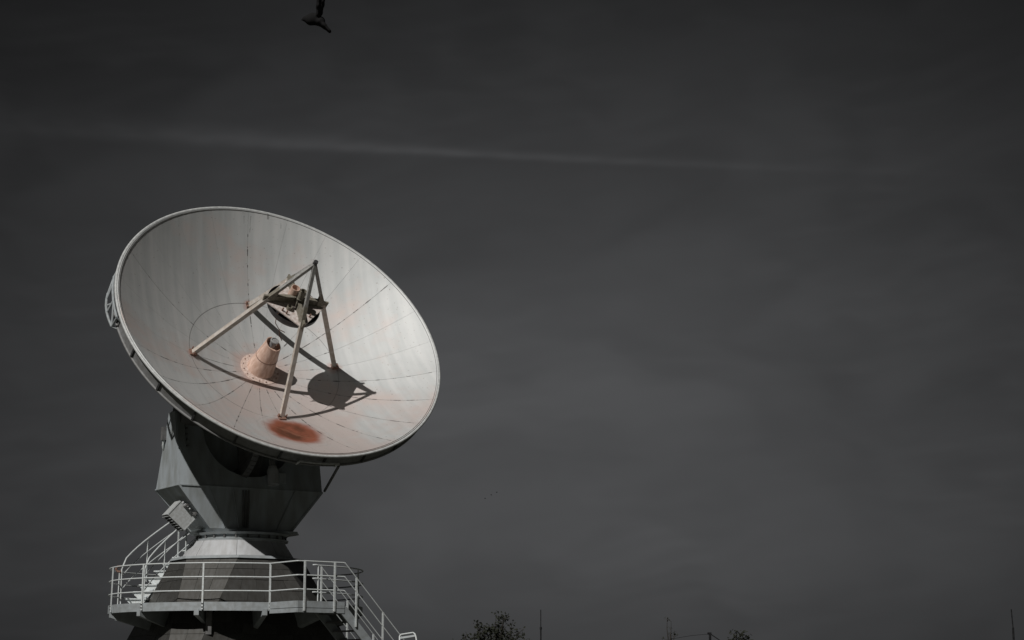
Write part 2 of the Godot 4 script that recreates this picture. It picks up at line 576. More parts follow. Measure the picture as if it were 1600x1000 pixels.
	lathe(st, [Vector2(0.365, 0.04), Vector2(0.36, 0.10), Vector2(0.225, 0.93)], 40, true)
	# cut slanting at the mouth: high lip on one side
	for k in 40:
		var t0 := TAU * k / 40.0
		var t1 := TAU * (k + 1) / 40.0
		var z0 := 0.93 + 0.055 * (1.0 + cos(t0 - 2.5))
		var z1 := 0.93 + 0.055 * (1.0 + cos(t1 - 2.5))
		var o0 := Vector3(cos(t0), sin(t0), 0)
		var o1 := Vector3(cos(t1), sin(t1), 0)
		var Z := Vector3(0, 0, 1)
		squad(st, [o0 * 0.225 + Z * 0.93, o1 * 0.225 + Z * 0.93, o1 * 0.215 + Z * z1, o0 * 0.215 + Z * z0], [o0, o1, o1, o0])
		squad(st, [o0 * 0.215 + Z * z0, o1 * 0.215 + Z * z1, o1 * 0.195 + Z * z1, o0 * 0.195 + Z * z0], [Z, Z, Z, Z])
		squad(st, [o0 * 0.195 + Z * z0, o1 * 0.195 + Z * z1, o1 * 0.195 + Z * 0.86, o0 * 0.195 + Z * 0.86], [-o0, -o1, -o1, -o0])
		tri(st, o0 * 0.195 + Z * 0.86, o1 * 0.195 + Z * 0.86, Z * 0.86, Z)
	var cone := part("feed_cone", st, M.feed, d)
	st = S()
	lathe(st, [Vector2(0.09, 0.68), Vector2(0.09, 1.03), Vector2(0.11, 1.03), Vector2(0.11, 1.07), Vector2(0.08, 1.08), Vector2(0.08, 1.06), Vector2(0.0, 1.06)], 28, true)
	var horn := part("horn", st, M.cap, cone)
	horn.position = Vector3(0.02, 0.05, 0.0)
	st = S()
	for k in 24:
		var t0 := TAU * k / 24.0
		var t1 := TAU * (k + 1) / 24.0
		var rr := 0.294
		bar(st, Vector3(cos(t0) * rr, sin(t0) * rr, 0.51), Vector3(cos(t1) * rr, sin(t1) * rr, 0.51), 0.012, 0.02, Vector3(0, 0, 1))
	part("seam_hoop", st, M.rust, cone)
	# tubular guard on the left of the rim
	st = S()
	var inner := []
	var outer := []
	for k in 6:
		inner.append(rim_point(164.0 + k * 3.8, R + 0.07, H - 0.16))
		outer.append(rim_point(168.0 + k * 3.0, R + 0.10 + 0.05 * sin(k * 0.63), H - 0.48))
	tube(st, inner, 0.035, 8)
	tube(st, outer, 0.035, 8)
	tube(st, [rim_point(158.0, R + 0.0, H - 0.2), inner[0], outer[0]], 0.026, 8)
	for k in [1, 3, 5]: tube(st, [inner[k], outer[k]], 0.03, 8)
	tube(st, [inner[3], outer[5]], 0.022, 8)
	tube(st, [inner[5], rim_point(184.0, R - 0.06, H - 0.25)], 0.03, 8)
	tube(st, [outer[5], rim_point(185.0, R - 0.1, H - 0.45)], 0.03, 8)
	tube(st, [outer[2], rim_point(172.0, R - 0.1, H - 0.42)], 0.03, 8)
	part("rim_guard", st, M.steel, d)
	# step bracket at the bottom of the rim
	st = S()
	var br := []
	for k in 6: br.append(rim_point(-96.5 + k * 2.7, R + 0.075, H - 0.26))
	tube(st, br, 0.026, 8)
	tube(st, [br[0], rim_point(-96.5, R - 0.02, H - 0.48)], 0.026, 8)
	tube(st, [br[5], rim_point(-83.0, R - 0.02, H - 0.48)], 0.026, 8)
	part("step_bracket", st, M.rim, d)
	st = S()
	hexa(st, [rim_point(-96.5, R - 0.03, H - 0.46), rim_point(-83.0, R - 0.03, H - 0.46), rim_point(-83.0, R - 0.03, H - 0.50), rim_point(-96.5, R - 0.03, H - 0.50),
		rim_point(-96.5, R - 0.40, H - 0.72), rim_point(-83.0, R - 0.40, H - 0.72), rim_point(-83.0, R - 0.40, H - 0.76), rim_point(-96.5, R - 0.40, H - 0.76)])
	part("step_plate", st, M.hull_dark, d)
	st = S()
	tube(st, [rim_point(-81.0, R - 0.05, H - 0.50), Vector3(1.86, -2.62, -1.62)], 0.035, 8)
	part("brace", st, M.hull_dark, d)

# ---- the turning mount -----------------------------------------------------------------------
func build_mount() -> void:
	var m := thing("antenna_mount", "faceted grey steel yoke carrying the dish, tapering down to the tower neck", "antenna mount", Vector3(0.265, 0, -0.045))
	m.rotation_degrees.y = 31.5
	# funnel: wide on top, narrow at the turntable
	var st := S()
	var t := [Vector3(-1.98, 6.5, 0.6), Vector3(1.98, 6.5, 0.6), Vector3(1.98, 6.5, -1.02), Vector3(-1.98, 6.5, -1.02)]
	var b := [Vector3(-1.06, 5.45, 0.52), Vector3(1.16, 5.45, 0.52), Vector3(1.16, 5.45, -0.80), Vector3(-1.06, 5.45, -0.80)]
	hexa(st, b + t)
	var funnel := part("funnel_housing", st, M.hull, m)
	for k in 4:   # edge strips of folded sheet
		st = S()
		bar(st, t[k] * Vector3(1.001, 1, 1.003), b[k] * Vector3(1.001, 1, 1.003), 0.05, 0.05, Vector3(0, 0, 1))
		part("edge_strip", st, M.hull, funnel)
	for e in [[0, 1], [1, 2], [2, 3], [3, 0]]:   # flange where the funnel meets the yoke
		st = S()
		bar(st, t[e[0]] + Vector3(0, 0.003, 0), t[e[1]] + Vector3(0, 0.003, 0), 0.05, 0.03)
		part("flange", st, M.hull, funnel)
	# yoke: two arms that taper upward round a U-shaped gap
	var poly := PackedVector2Array([Vector2(-1.98, 6.505), Vector2(1.98, 6.505), Vector2(1.98, 8.42), Vector2(1.60, 8.42)])
	for k in 13:
		var a := -PI * k / 12.0
		poly.append(Vector2(1.25 * cos(a), 7.95 + 1.15 * sin(a)))
	poly.append(Vector2(-1.60, 8.42))
	poly.append(Vector2(-1.98, 8.42))
	st = S()
	var ix := Geometry2D.triangulate_polygon(poly)
	var F := func(p: Vector2, front: bool) -> Vector3:
		var s := (p.y - 6.505) / (8.42 - 6.505)
		return Vector3(p.x, p.y, lerpf(0.6, 0.15, s) if front else lerpf(-1.02, -0.30, s))
	for k in range(0, ix.size(), 3):
		for side in [true, false]:
			tri(st, F.call(poly[ix[k]], side), F.call(poly[ix[k + 1]], side), F.call(poly[ix[k + 2]], side), Vector3(0, 0.2, 1.0 if side else -1.0))
	for k in poly.size():
		var p := poly[k]
		var q := poly[(k + 1) % poly.size()]
		var nn := Vector2(q.y - p.y, p.x - q.x)
		quad(st, F.call(p, true), F.call(q, true), F.call(q, false), F.call(p, false), Vector3(nn.x, nn.y, 0))
	var yoke := part("yoke", st, M.hull, m)
	for s in [-1, 1]:
		st = S()
		tube(st, [Vector3(1.52 * s, 8.30, -0.1), Vector3(1.975 * s, 8.30, -0.1)], 0.14, 20)
		part("bearing_cap", st, M.hull_dark, yoke)
		# bolted cover strip down the front edge of the arm
		st = S()
		bar(st, Vector3(1.86 * s, 8.36, 0.18), Vector3(1.86 * s, 7.45, 0.395), 0.20, 0.05, Vector3(0, 0.2, 1))
		var cov := part("cover_strip", st, M.hull, yoke)
		for k in 6:
			st = S()
			var y := 8.28 - k * 0.15
			var z := 0.6 - (y - 6.5) * 0.235 + 0.02
			tube(st, [Vector3(1.72 * s, y, z), Vector3(1.72 * s, y, z + 0.05)], 0.028, 6)
			part("bolt", st, M.hull_dark, cov)
	st = S()
	box(st, Vector3(-2.03, 7.90, -0.46), Vector3(0.12, 0.34, 0.12))
	part("switch_box", st, M.hull_dark, yoke)
	st = S()
	tube(st, [Vector3(-2.03, 7.74, -0.46), Vector3(-2.03, 7.60, -0.50), Vector3(-1.99, 7.52, -0.56)], 0.03, 8)
	part("conduit", st, M.rail, yoke)
	# recessed plate that closes the gap between the arms
	st = S()
	box(st, Vector3(0, 7.30, -0.16), Vector3(3.1, 1.55, 0.10))
	part("recessed_plate", st, M.hull, m)
	# counterweight arms and cable trunk between the arms
	st = S()
	box(st, Vector3(0.15, 7.0, -0.1), Vector3(0.5, 1.0, 0.7))
	part("gearbox", st, M.hull_dark, m)
	st = S()
	for q in [-0.25, -0.17, -0.09]: tube(st, [Vector3(q, 6.45, 0.625), Vector3(q * 0.8, 5.50, 0.56)], 0.022, 6)
	part("cable_run", st, M.hull_dark, m)
	# drive motor with its hoses on the front of the yoke
	st = S()
	tube(st, [Vector3(0.55, 6.62, 0.70), Vector3(0.55, 7.02, 0.62)], 0.15, 20)
	tube(st, [Vector3(0.55, 7.02, 0.62), Vector3(0.55, 7.10, 0.605)], 0.11, 20)
	var motor := part("drive_motor", st, M.white, m)
	st = S()
	box(st, Vector3(0.80, 6.80, 0.62), Vector3(0.20, 0.26, 0.16))
	part("terminal_box", st, M.hull, motor)
	for q in [0.0, 0.06, 0.12]:
		st = S()
		tube(st, [Vector3(0.50 + q, 7.08, 0.62), Vector3(0.44 + q, 7.22, 0.66), Vector3(0.52 + q, 7.36, 0.60), Vector3(0.66 + q, 7.42, 0.42), Vector3(0.70 + q, 7.45, 0.20)], 0.02, 6)
		part("hose", st, M.cap, motor)
	for q in [-1.2, -0.55, 1.2]:
		st = S()
		tube(st, [Vector3(q, 6.52, 0.63), Vector3(q * 0.60 + 0.02, 5.47, 0.555)], 0.014, 6)
		part("weld_seam", st, M.hull, funnel)
	# base plate and turntable rings
	st = S()
	hexa(st, [Vector3(-1.02, 5.36, 0.62), Vector3(1.34, 5.36, 0.62), Vector3(1.34, 5.36, -0.88), Vector3(-1.02, 5.36, -0.88), Vector3(-1.10, 5.448, 0.66), Vector3(1.27, 5.448, 0.66), Vector3(1.27, 5.448, -0.92), Vector3(-1.10, 5.448, -0.92)])
	part("base_plate", st, M.hull, m)
	st = S()
	lathe(st, [Vector2(0.0, 5.155), Vector2(1.20, 5.155), Vector2(1.21, 5.20), Vector2(1.10, 5.215), Vector2(1.10, 5.29), Vector2(1.18, 5.30), Vector2(1.22, 5.355), Vector2(0.0, 5.355)], 64)
	var tt := part("turntable", st, M.hull, m)
	for k in 24:
		st = S()
		var a := TAU * k / 24.0
		tube(st, [Vector3(1.14 * sin(a), 5.20, 1.14 * cos(a)), Vector3(1.14 * sin(a), 5.30, 1.14 * cos(a))], 0.025, 6)
		part("bolt", st, M.hull_dark, tt)

	# cabinet hung under the left slope of the funnel
	var c := thing("equipment_cabinet", "tilted grey metal cabinet with louvres under the sloping side of the mount", "cabinet", Vector3(0.265, 0, -0.045))
	c.rotation_degrees.y = 31.5
	var p0 := Vector3(-1.82, 6.13, 0.30)
	var ex := Vector3(0.475, -0.40, 0)     # down the slope
	var ey := Vector3(-0.33, -0.36, 0)     # away from the slope
	var ez := Vector3(0, 0, -0.37)
	st = S()
	hexa(st, [p0, p0 + ex, p0 + ex + ey, p0 + ey, p0 + ez, p0 + ex + ez, p0 + ex + ey + ez, p0 + ey + ez])
	part("case", st, M.cabinet, c)
	st = S()
	var yn := ey.normalized()
	var q0 := p0 + ey + yn * 0.004 + ex * 0.04 + ez * 0.06
	hexa(st, [q0, q0 + ex * 0.92, q0 + ex * 0.92 + ez * 0.88, q0 + ez * 0.88, q0 + yn * 0.006, q0 + yn * 0.006 + ex * 0.92, q0 + yn * 0.006 + ex * 0.92 + ez * 0.88, q0 + yn * 0.006 + ez * 0.88])
	var grille := part("grille", st, M.joint, c)
	for k in 7:
		st = S()
		var a := q0 + ex * (0.05 + k * 0.132) + yn * 0.02
		bar(st, a, a + ez * 0.88, 0.045, 0.012, yn + ex.normalized() * 0.8)
		part("louvre", st, M.cabinet, grille)
	for k in 4:
		st = S()
		var a := p0 + ex * (0.16 + k * 0.13) + ez * 0.12
		tube(st, [a, a - yn * 0.05], 0.026, 8)
		part("cable_gland", st, M.white, c)
	st = S()
	var h0 := p0 + ex * 0.03 + ey * 0.03 - ez.normalized() * 0.006
	for e in [[h0, h0 + ex * 0.94], [h0 + ex * 0.94, h0 + ex * 0.94 + ey * 0.94], [h0 + ex * 0.94 + ey * 0.94, h0 + ey * 0.94], [h0 + ey * 0.94, h0]]:
		bar(st, e[0], e[1], 0.02, 0.012, Vector3(0, 0, 1))
	part("door_frame", st, M.cabinet, c)
	st = S()
	bar(st, p0 + ex * 0.3 - yn * 0.03, p0 + ex * 0.3 + yn * 0.06, 0.05, 0.30, Vector3(0, 0, 1))
	bar(st, p0 + ex * 0.8 - yn * 0.10, p0 + ex * 0.8 + yn * 0.06, 0.05, 0.30, Vector3(0, 0, 1))
	part("hanger", st, M.hull_dark, c)

# ---- the tower -------------------------------------------------------------------------------
# a square pyramid whose corners are cut off; the cut faces narrow towards the ground
func oct(y: float, grow := 0.0) -> Array:
	var d := 2.21 - 0.66 * (y - 3.65) + grow
	var w := clampf(0.57 + 0.13 * (y - 3.65), 0.06, 2.0) + grow * 0.4
	var out := []
	for k in 4:
		var a := deg_to_rad(-16.0 + 90.0 * k)
		var c := Vector3(sin(a), 0, cos(a)) * d
		var t := Vector3(cos(a), 0, -sin(a)) * w
		out.append(c - t + Vector3(0, y, 0))
		out.append(c + t + Vector3(0, y, 0))
	return out

func build_tower() -> void:
	var o := thing("antenna_tower", "dark panelled tower flaring downward, with cut corners and a white collar", "tower", TOWER)
	var st := S()
	var top := oct(4.70, -0.03)
	var low := oct(0.0, -0.03)
	for k in 8:
		var l := (k + 1) % 8
		quad(st, low[k], low[l], top[l], top[k], (low[k] + low[l]) * Vector3(1, 0, 1) + Vector3(0, 2, 0))
	for k in range(1, 7): tri(st, top[0], top[k], top[k + 1], Vector3.UP)
	part("core", st, M.joint, o)
	# cladding sheets, row by row; faces towards the camera are laid sheet by sheet
	var rows := []
	var y := 4.66
	while y > 2.0:
		rows.append([y - 0.262, y])
		y -= 0.27
	for face in 8:
		var seen := face in [0, 1, 7]
		if not seen:
			st = S()
			var a := oct(y + 0.008)
			var b := oct(4.66)
			var l := (face + 1) % 8
			quad(st, a[face], a[l], b[l], b[face], (a[face] + a[l]) * Vector3(1, 0, 1))
			part("cladding_face", st, M.sheet[1], o)
			continue
		var n_row := 0
		for rw in rows:
			var a := oct(rw[0], 0.006)
			var b := oct(rw[1], -0.004)
			var l := (face + 1) % 8
			var width: float = a[face].distance_to(a[l])
			var cols := maxi(2, roundi(width / 0.46))
			var nrm: Vector3 = (a[l] - a[face]).cross(b[face] - a[face]).normalized()
			if nrm.dot((a[face] + a[l]) * Vector3(1, 0, 1)) < 0: nrm = -nrm
			for c in cols:
				var sh := 0.5 if (n_row % 2 == 1 and cols > 3) else 0.0
				var u0 := clampf((c + (sh if c > 0 else 0.0)) / cols, 0.0, 1.0)
				var u1 := clampf((c + 1 + (sh if c < cols - 1 else 0.0)) / cols, 0.0, 1.0)
				if u1 - u0 < 0.02: continue
				var g := 0.004 / width
				u0 += g
				u1 -= g
				st = S()
				var q := [a[face].lerp(a[l], u0), a[face].lerp(a[l], u1), b[face].lerp(b[l], u1), b[face].lerp(b[l], u0)]
				var wob := rng.randf_range(-0.004, 0.004)
				var p := []
				for v in q: p.append(v + nrm * wob)
				for v in q: p.append(v - nrm * 0.02)
				hexa(st, p)
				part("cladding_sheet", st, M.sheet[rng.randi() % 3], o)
			n_row += 1
	st = S()   # everything below, out of the picture
	var lo := oct(0.0, 0.0)
	var hi := oct(y - 0.004, 0.0)
	for k in 8:
		var l := (k + 1) % 8
		quad(st, lo[k], lo[l], hi[l], hi[k], (lo[k] + lo[l]) * Vector3(1, 0, 1))
	part("skirt", st, M.sheet[1], o)
	st = S()   # cornice round the top
	var c0 := oct(4.665, 0.05)
	var c1 := oct(4.735, 0.03)
	for k in 8:
		var l := (k + 1) % 8
		quad(st, c0[k], c0[l], c1[l], c1[k], (c0[k] + c0[l]) * Vector3(1, 0, 1))
	for k in range(1, 7):
		tri(st, c1[0], c1[k], c1[k + 1], Vector3.UP)
		tri(st, c0[0], c0[k], c0[k + 1], Vector3.DOWN)
	part("cornice", st, M.steel, o)
	# white collar of curved sheets
	for k in 8:
		st = S()
		var a0 := TAU * k / 8.0 + 0.003 + 0.12
		var a1 := TAU * (k + 1) / 8.0 - 0.003 + 0.12
		lathe(st, [Vector2(1.43, 4.735), Vector2(1.43, 4.755), Vector2(1.19, 5.13), Vector2(1.19, 5.15), Vector2(1.10, 5.15)], 8, false, a0, a1)
		lathe(st, [Vector2(1.10, 5.13), Vector2(1.36, 4.735)], 8, false, a0, a1)
		part("collar_sheet", st, M.white, o)
	st = S()
	lathe(st, [Vector2(1.40, 4.735), Vector2(1.165, 5.12), Vector2(0.0, 5.12)], 48)
	part("collar_core", st, M.joint, o)

# ---- platform --------------------------------------------------------------------------------
const PR := 3.19
func on_ring(az: float, r: float, y: float) -> Vector3:
	return TOWER + Vector3(r * sin(deg_to_rad(az)), y, r * cos(deg_to_rad(az)))

const LP := [Vector3(1.46, 0, 3.04), Vector3(2.22, 0, 4.0), Vector3(3.23, 0, 3.2), Vector3(2.52, 0, 2.30)]

func build_platform() -> void:
	var o := thing("maintenance_platform", "round steel platform with tubular railing encircling the tower", "platform", TOWER + Vector3(0, DECK, 0))
	var base: Vector3 = -o.position
	# deck ring of steel plates
	var steps := 48
	for k in 16:
		var st := S()
		for s in 3:
			var a0 := (k * 3 + s) * 7.5
			var a1 := a0 + 7.5
			var p := []
			for q in [DECK - 0.02, DECK + 0.012]:
				p.append_array([base + on_ring(a0, 1.9, q), base + on_ring(a1, 1.9, q), base + on_ring(a1, PR, q), base + on_ring(a0, PR, q)])
			hexa(st, p)
		part("deck_plate", st, M.deck, o)
	# edge channel
	var st := S()
	for k in steps:
		var a0 := k * 7.5
		var a1 := a0 + 7.5
		if a0 >= 22.0 and a1 <= 46.0: continue
		hexa(st, [base + on_ring(a0, PR, DECK - 0.07), base + on_ring(a1, PR, DECK - 0.07), base + on_ring(a1, PR + 0.03, DECK - 0.07), base + on_ring(a0, PR + 0.03, DECK - 0.07),
			base + on_ring(a0, PR, DECK + 0.135), base + on_ring(a1, PR, DECK + 0.135), base + on_ring(a1, PR + 0.03, DECK + 0.135), base + on_ring(a0, PR + 0.03, DECK + 0.135)])
	part("toe_board", st, M.steel, o)
	# landing in front of the stairs
	st = S()
	var up := Vector3(0, 1, 0)
	var lp := []
	for p in LP: lp.append(base + p)
	hexa(st, [lp[0] + up * (DECK - 0.03), lp[1] + up * (DECK - 0.03), lp[2] + up * (DECK - 0.03), lp[3] + up * (DECK - 0.03), lp[0] + up * (DECK + 0.01), lp[1] + up * (DECK + 0.01), lp[2] + up * (DECK + 0.01), lp[3] + up * (DECK + 0.01)])
	part("landing_plate", st, M.deck, o)
	for e in [[0, 1], [1, 2]]:
		for lev in [[DECK + 0.055, 0.155], [DECK - 0.085, 0.10]]:
			st = S()
			var a: Vector3 = lp[e[0]] + up * lev[0]
			var b: Vector3 = lp[e[1]] + up * lev[0]
			bar(st, a, b + (b - a).normalized() * (0.02 if e[0] == 1 else 0.0), 0.035, lev[1])
			part("landing_channel", st, M.steel, o)
	# cantilever beams under the deck
	for az in [-160.0, -130.0, -99.0, -66.0, -38.0, -8.5, 20.5, 50.0, 80.0, 112.0, 145.0, 172.0]:
		st = S()
		var r := on_ring(az, 1.0, 0) - TOWER
		var t := Vector3(r.z, 0, -r.x) * 0.06
		var a := base + on_ring(az, 1.7, DECK - 0.025)
		var b := base + on_ring(az, PR + 0.045, DECK - 0.025)
		hexa(st, [a - t, b - t, b - t - up * 0.15, a - t - up * 0.55, a + t, b + t, b + t - up * 0.15, a + t - up * 0.62])
		part("cantilever_beam", st, M.steel, o)
	st = S()
	bar(st, base + on_ring(-5.0, 2.75, DECK - 0.03), base + on_ring(-5.0, 2.75, DECK - 0.62), 0.14, 0.14, Vector3(0, 0, 1))
	part("drain_pipe", st, M.hull_dark, o)
	# railing of the round part
	var rl := Node3D.new()
	rl.name = "railing"
	o.add_child(rl)
	var levels := [4.44, 4.11, 3.78]
	for lev in levels:
		st = S()
		var pts := []
		var az := 46.0
		while az <= 382.5:
			pts.append(base + on_ring(az, PR + 0.02, lev))
			az += 6.0
		pts.append(base + on_ring(382.5, PR + 0.02, lev))
		pts.append(base + LP[1] + up * lev + Vector3(-0.03, 0, -0.02))
		pts.append(base + LP[1] + up * lev + Vector3(0.02, 0, 0.0))
		pts.append(base + LP[2] + up * lev)
		tube(st, pts, 0.017, 8)
		part("rail", st, M.rail, rl)
	for az in [-155.0, -128.0, -101.0, -64.0, -36.0, -6.0, 22.5, 78.0, 111.0, 144.0, 173.0]:
		st = S()
		var b := base + on_ring(az, PR + 0.05, DECK - 0.04)
		bar(st, b, base + on_ring(az, PR + 0.03, 4.43), 0.042, 0.025, on_ring(az, 1, 0) - TOWER)
		var pst := part("post", st, M.rail, rl)
		st = S()
		for s in [-1, 1]:
			for v in [0.06, 0.14]:
				var t: Vector3 = (on_ring(az + 90, 1, 0) - TOWER) * 0.012 * s
				var q: Vector3 = base + on_ring(az, PR + 0.06, DECK - 0.04 + v) + t
				tube(st, [q, q + (on_ring(az, 1, 0) - TOWER) * 0.025], 0.011, 6)
		part("bolt", st, M.hull_dark, pst)
	for f in [0.13, 0.78]:
		st = S()
		var b: Vector3 = lp[1].lerp(lp[2], f) + (lp[1] - lp[0]).normalized() * 0.035
		bar(st, b + up * (DECK - 0.10), b + up * 4.43, 0.046, 0.025, lp[1] - lp[0])
		part("post", st, M.rail, rl)
	# loops that close the railing beside the stairs
	st = S()
	var e0 := base + on_ring(46.0, PR + 0.02, 0)
	tube(st, [e0 + up * (DECK + 0.0), e0 + up * 4.44], 0.018, 8)
	for lev in levels:
		var q: Vector3 = e0 + up * lev
		tube(st, [q, q + Vector3(-0.05, 0.01, 0.07), q + Vector3(-0.13, 0.005, 0.07)], 0.018, 8)
	part("railing_end", st, M.rail, rl)

func build_lower_stairs() -> void:
	var b := (LP[2] - LP[1]).normalized()
	var a := (LP[1] - LP[0]).normalized()
	var o := thing("lower_staircase", "steep steel stairs with tubular handrails leading down from the platform", "stairs", Vector3(LP[2].x, 0, LP[2].z) + b * 3.3)
	var base: Vector3 = -o.position
	var n0: Vector3 = base + LP[2] + Vector3(0, DECK, 0)
	var f0: Vector3 = base + LP[3] + a * 0.06 + Vector3(0, DECK, 0)
	f0 = n0 - a * 1.08
	var dirn := (b + Vector3(0, -1.03, 0))
	for side in [n0 - a * 0.02, f0]:
		var st := S()
		bar(st, side + dirn * -0.02 - Vector3(0, 0.05, 0), side + dirn * 3.22 - Vector3(0, 0.05, 0), 0.05, 0.22)
		part("stringer", st, M.steel, o)
	for k in 16:
		var st := S()
		var c := (n0 + f0) / 2.0 + dirn * (0.2 * k + 0.1) + Vector3(0, -0.02, 0)
		bar(st, c - a * 0.51, c + a * 0.49, 0.24, 0.035)
		part("tread", st, M.deck, o)
	for sd in [[n0 + a * 0.03, [0.34, 1.12, 1.90, 2.68], 0], [f0 - a * 0.0, [0.05, 0.82, 1.6, 2.4], 1]]:
		var rl := Node3D.new()
		rl.name = "handrail"
		o.add_child(rl, true)
		for lev in [1.06, 0.73, 0.40]:
			var st := S()
			tube(st, [sd[0] + Vector3(0, lev, 0) + b * 0.0, sd[0] + Vector3(0, lev, 0) + dirn * 2.9, sd[0] + Vector3(0, lev, 0) + dirn * 2.9 + b * 0.3], 0.014 if sd[2] == 0 else 0.012, 8)
			part("rail", st, M.rail, rl)
		for q in sd[1]:
			var st := S()
			var foot: Vector3 = sd[0] + dirn * q
			bar(st, foot - Vector3(0, 0.10, 0), foot + Vector3(0, 1.07, 0), 0.042, 0.025, a)
			part("post", st, M.rail, rl)
	# ladder with a rounded top, leaning on the handrail
	var foot_at := Vector3(5.25, 0, 3.35)
	var g := thing("leaning_ladder", "rounded top of a white ladder leaning on the lower stair handrail", "ladder", foot_at)
	var st := S()
	var axis := (Vector3(4.70, 2.79, 2.30) - foot_at)
	var len_ := axis.length()
	axis = axis.normalized()
	var px := axis.cross(Vector3(0.1, 0, 1)).cross(axis).cross(axis).normalized()
	if px.x < 0.0: px = -px
	var pts := []
	for q in [[-1, 0.0], [-1, len_ - 0.11], [-0.93, len_ - 0.04], [-0.75, len_], [0.75, len_], [0.93, len_ - 0.04], [1, len_ - 0.11], [1, 0.0]]:
		pts.append(px * 0.20 * q[0] + axis * q[1])
	tube(st, pts, 0.020, 8)
	part("frame", st, M.rail, g)
	for k in 10:
		st = S()
		var c := axis * (len_ - 0.09 - k * 0.28)
		bar(st, c - px * 0.19, c + px * 0.19, 0.03, 0.05, axis)
		part("rung", st, M.steel, g)

func build_upper_stairs() -> void:
	var o := thing("upper_staircase", "curved open stairs with handrails winding up beside the tower under the cabinet", "stairs", TOWER + Vector3(0, DECK, 0))
	var base: Vector3 = -o.position
	var n := 10
	var A := func(t: float) -> float: return lerpf(-84.0, -140.0, t)
	var RO := func(t: float) -> float: return lerpf(2.95, 2.20, t)
	var Y := func(t: float) -> float: return DECK + 0.16 + 1.72 * t
	for k in n:
		var t := float(k) / (n - 1)
		var az: float = A.call(t)
		var ro: float = RO.call(t)
		var y: float = Y.call(t)
		var ri := ro - 0.60
		var st := S()
		hexa(st, [base + on_ring(az + 3, ri, y - 0.03), base + on_ring(az + 3, ro, y - 0.03), base + on_ring(az - 5, ro, y - 0.03), base + on_ring(az - 5, ri, y - 0.03),
			base + on_ring(az + 3, ri, y), base + on_ring(az + 3, ro, y), base + on_ring(az - 5, ro, y), base + on_ring(az - 5, ri, y)])
		var tr := part("tread", st, M.rail, o)
		# triangular folded bracket that carries the tread
		st = S()
		var p0 := base + on_ring(az + 2, ri + 0.04, y - 0.03)
		var p1 := base + on_ring(az + 2, ro - 0.02, y - 0.03)
		var p2 := base + on_ring(az + 2, ri + 0.40, y - 0.18)
		var p3 := base + on_ring(az + 2, ri + 0.16, y - 0.18)
		var th := (on_ring(az + 90, 1, 0) - TOWER) * 0.03
		hexa(st, [p0, p1, p2, p3, p0 - th, p1 - th, p2 - th, p3 - th])
		part("bracket", st, M.rail, tr)
	# one spine under the treads
	var st := S()
	var sp := []
	for k in 13:
		var t := k / 12.0
		sp.append(base + on_ring(A.call(t), RO.call(t) - 0.42, Y.call(t) - 0.16))
	sp.push_front(base + on_ring(-82.0, 2.5, DECK + 0.01))
	for k in sp.size() - 1: bar(st, sp[k], sp[k + 1] + (sp[k + 1] - sp[k]) * 0.03, 0.10, 0.14)
	part("spine", st, M.steel, o)
	st = S()
	for t in [0.45, 0.9]:
		bar(st, base + on_ring(A.call(t), RO.call(t) - 0.42, Y.call(t) - 0.2), base + on_ring(A.call(t), RO.call(t) - 0.55, DECK), 0.07, 0.07, Vector3(0, 0, 1))
	part("prop", st, M.steel, o)
	for side in [0, 1]:
		var rl := Node3D.new()
		rl.name = "handrail"
		o.add_child(rl, true)
		for lev in [1.06, 0.72, 0.38]:
			st = S()
			var pts := []
			for k in 12:
				var t := k / 11.0
				var bend := 0.0
				if lev > 1.0 and k == 0: bend = -0.14
				pts.append(base + on_ring(A.call(t), RO.call(t) - (0.02 if side == 0 else 0.60), Y.call(t) + lev + bend))
			if lev > 1.0: pts.push_front(pts[0] - Vector3(0, 0.10, 0))
			tube(st, pts, 0.021 if lev > 1.0 else 0.013, 8)
			part("rail", st, M.rail, rl)
		for t in ([0.0, 0.42, 0.80] if side == 0 else [0.0, 0.38, 0.70, 1.0]):
			st = S()
			var q := base + on_ring(A.call(t), RO.call(t) - (0.02 if side == 0 else 0.60), 0)
			bar(st, q + Vector3(0, Y.call(t) - 0.06, 0), q + Vector3(0, Y.call(t) + (1.05 if t > 0.0 else 0.92), 0), 0.036, 0.025, on_ring(A.call(t), 1, 0) - TOWER)
			part("post", st, M.rail, rl)
	# rusty latch on the end of the outer handrail
	st = S()
	var e := base + on_ring(A.call(0.0), RO.call(0.0) - 0.02, Y.call(0.0) + 0.90)
	tube(st, [e + Vector3(-0.02, -0.05, 0.03), e + Vector3(-0.10, -0.04, 0.04), e + Vector3(-0.14, 0.02, 0.04), e + Vector3(-0.10, 0.08, 0.04), e + Vector3(-0.02, 0.09, 0.03)], 0.03, 8)
	part("chain_hook", st, M.rust, o)

# ---- ground, plants, poles -------------------------------------------------------------------
func build_ground() -> void:
	var st := S()
	quad(st, Vector3(-1500, 0, -1500), Vector3(1500, 0, -1500), Vector3(1500, 0, 1500), Vector3(-1500, 0, 1500), Vector3.UP)
	var o := part("ground", st, M.grass, self)
	o.set_meta("kind", "structure")

func leaf(st: SurfaceTool, p: Vector3, size: float) -> void:
	var d := Vector3(rng.randfn(), rng.randfn() * 0.6, rng.randfn()).normalized()
	var s := d.cross(Vector3(rng.randfn(), rng.randfn(), rng.randfn())).normalized()
	var n := d.cross(s)
	var a := p - d * size * 0.5
	var b := p + d * size * 0.6
	var f := n * size * 0.12
	tri(st, a, p + s * size * 0.34 + f, b, n)
	tri(st, a, p - s * size * 0.34 + f, b, n)

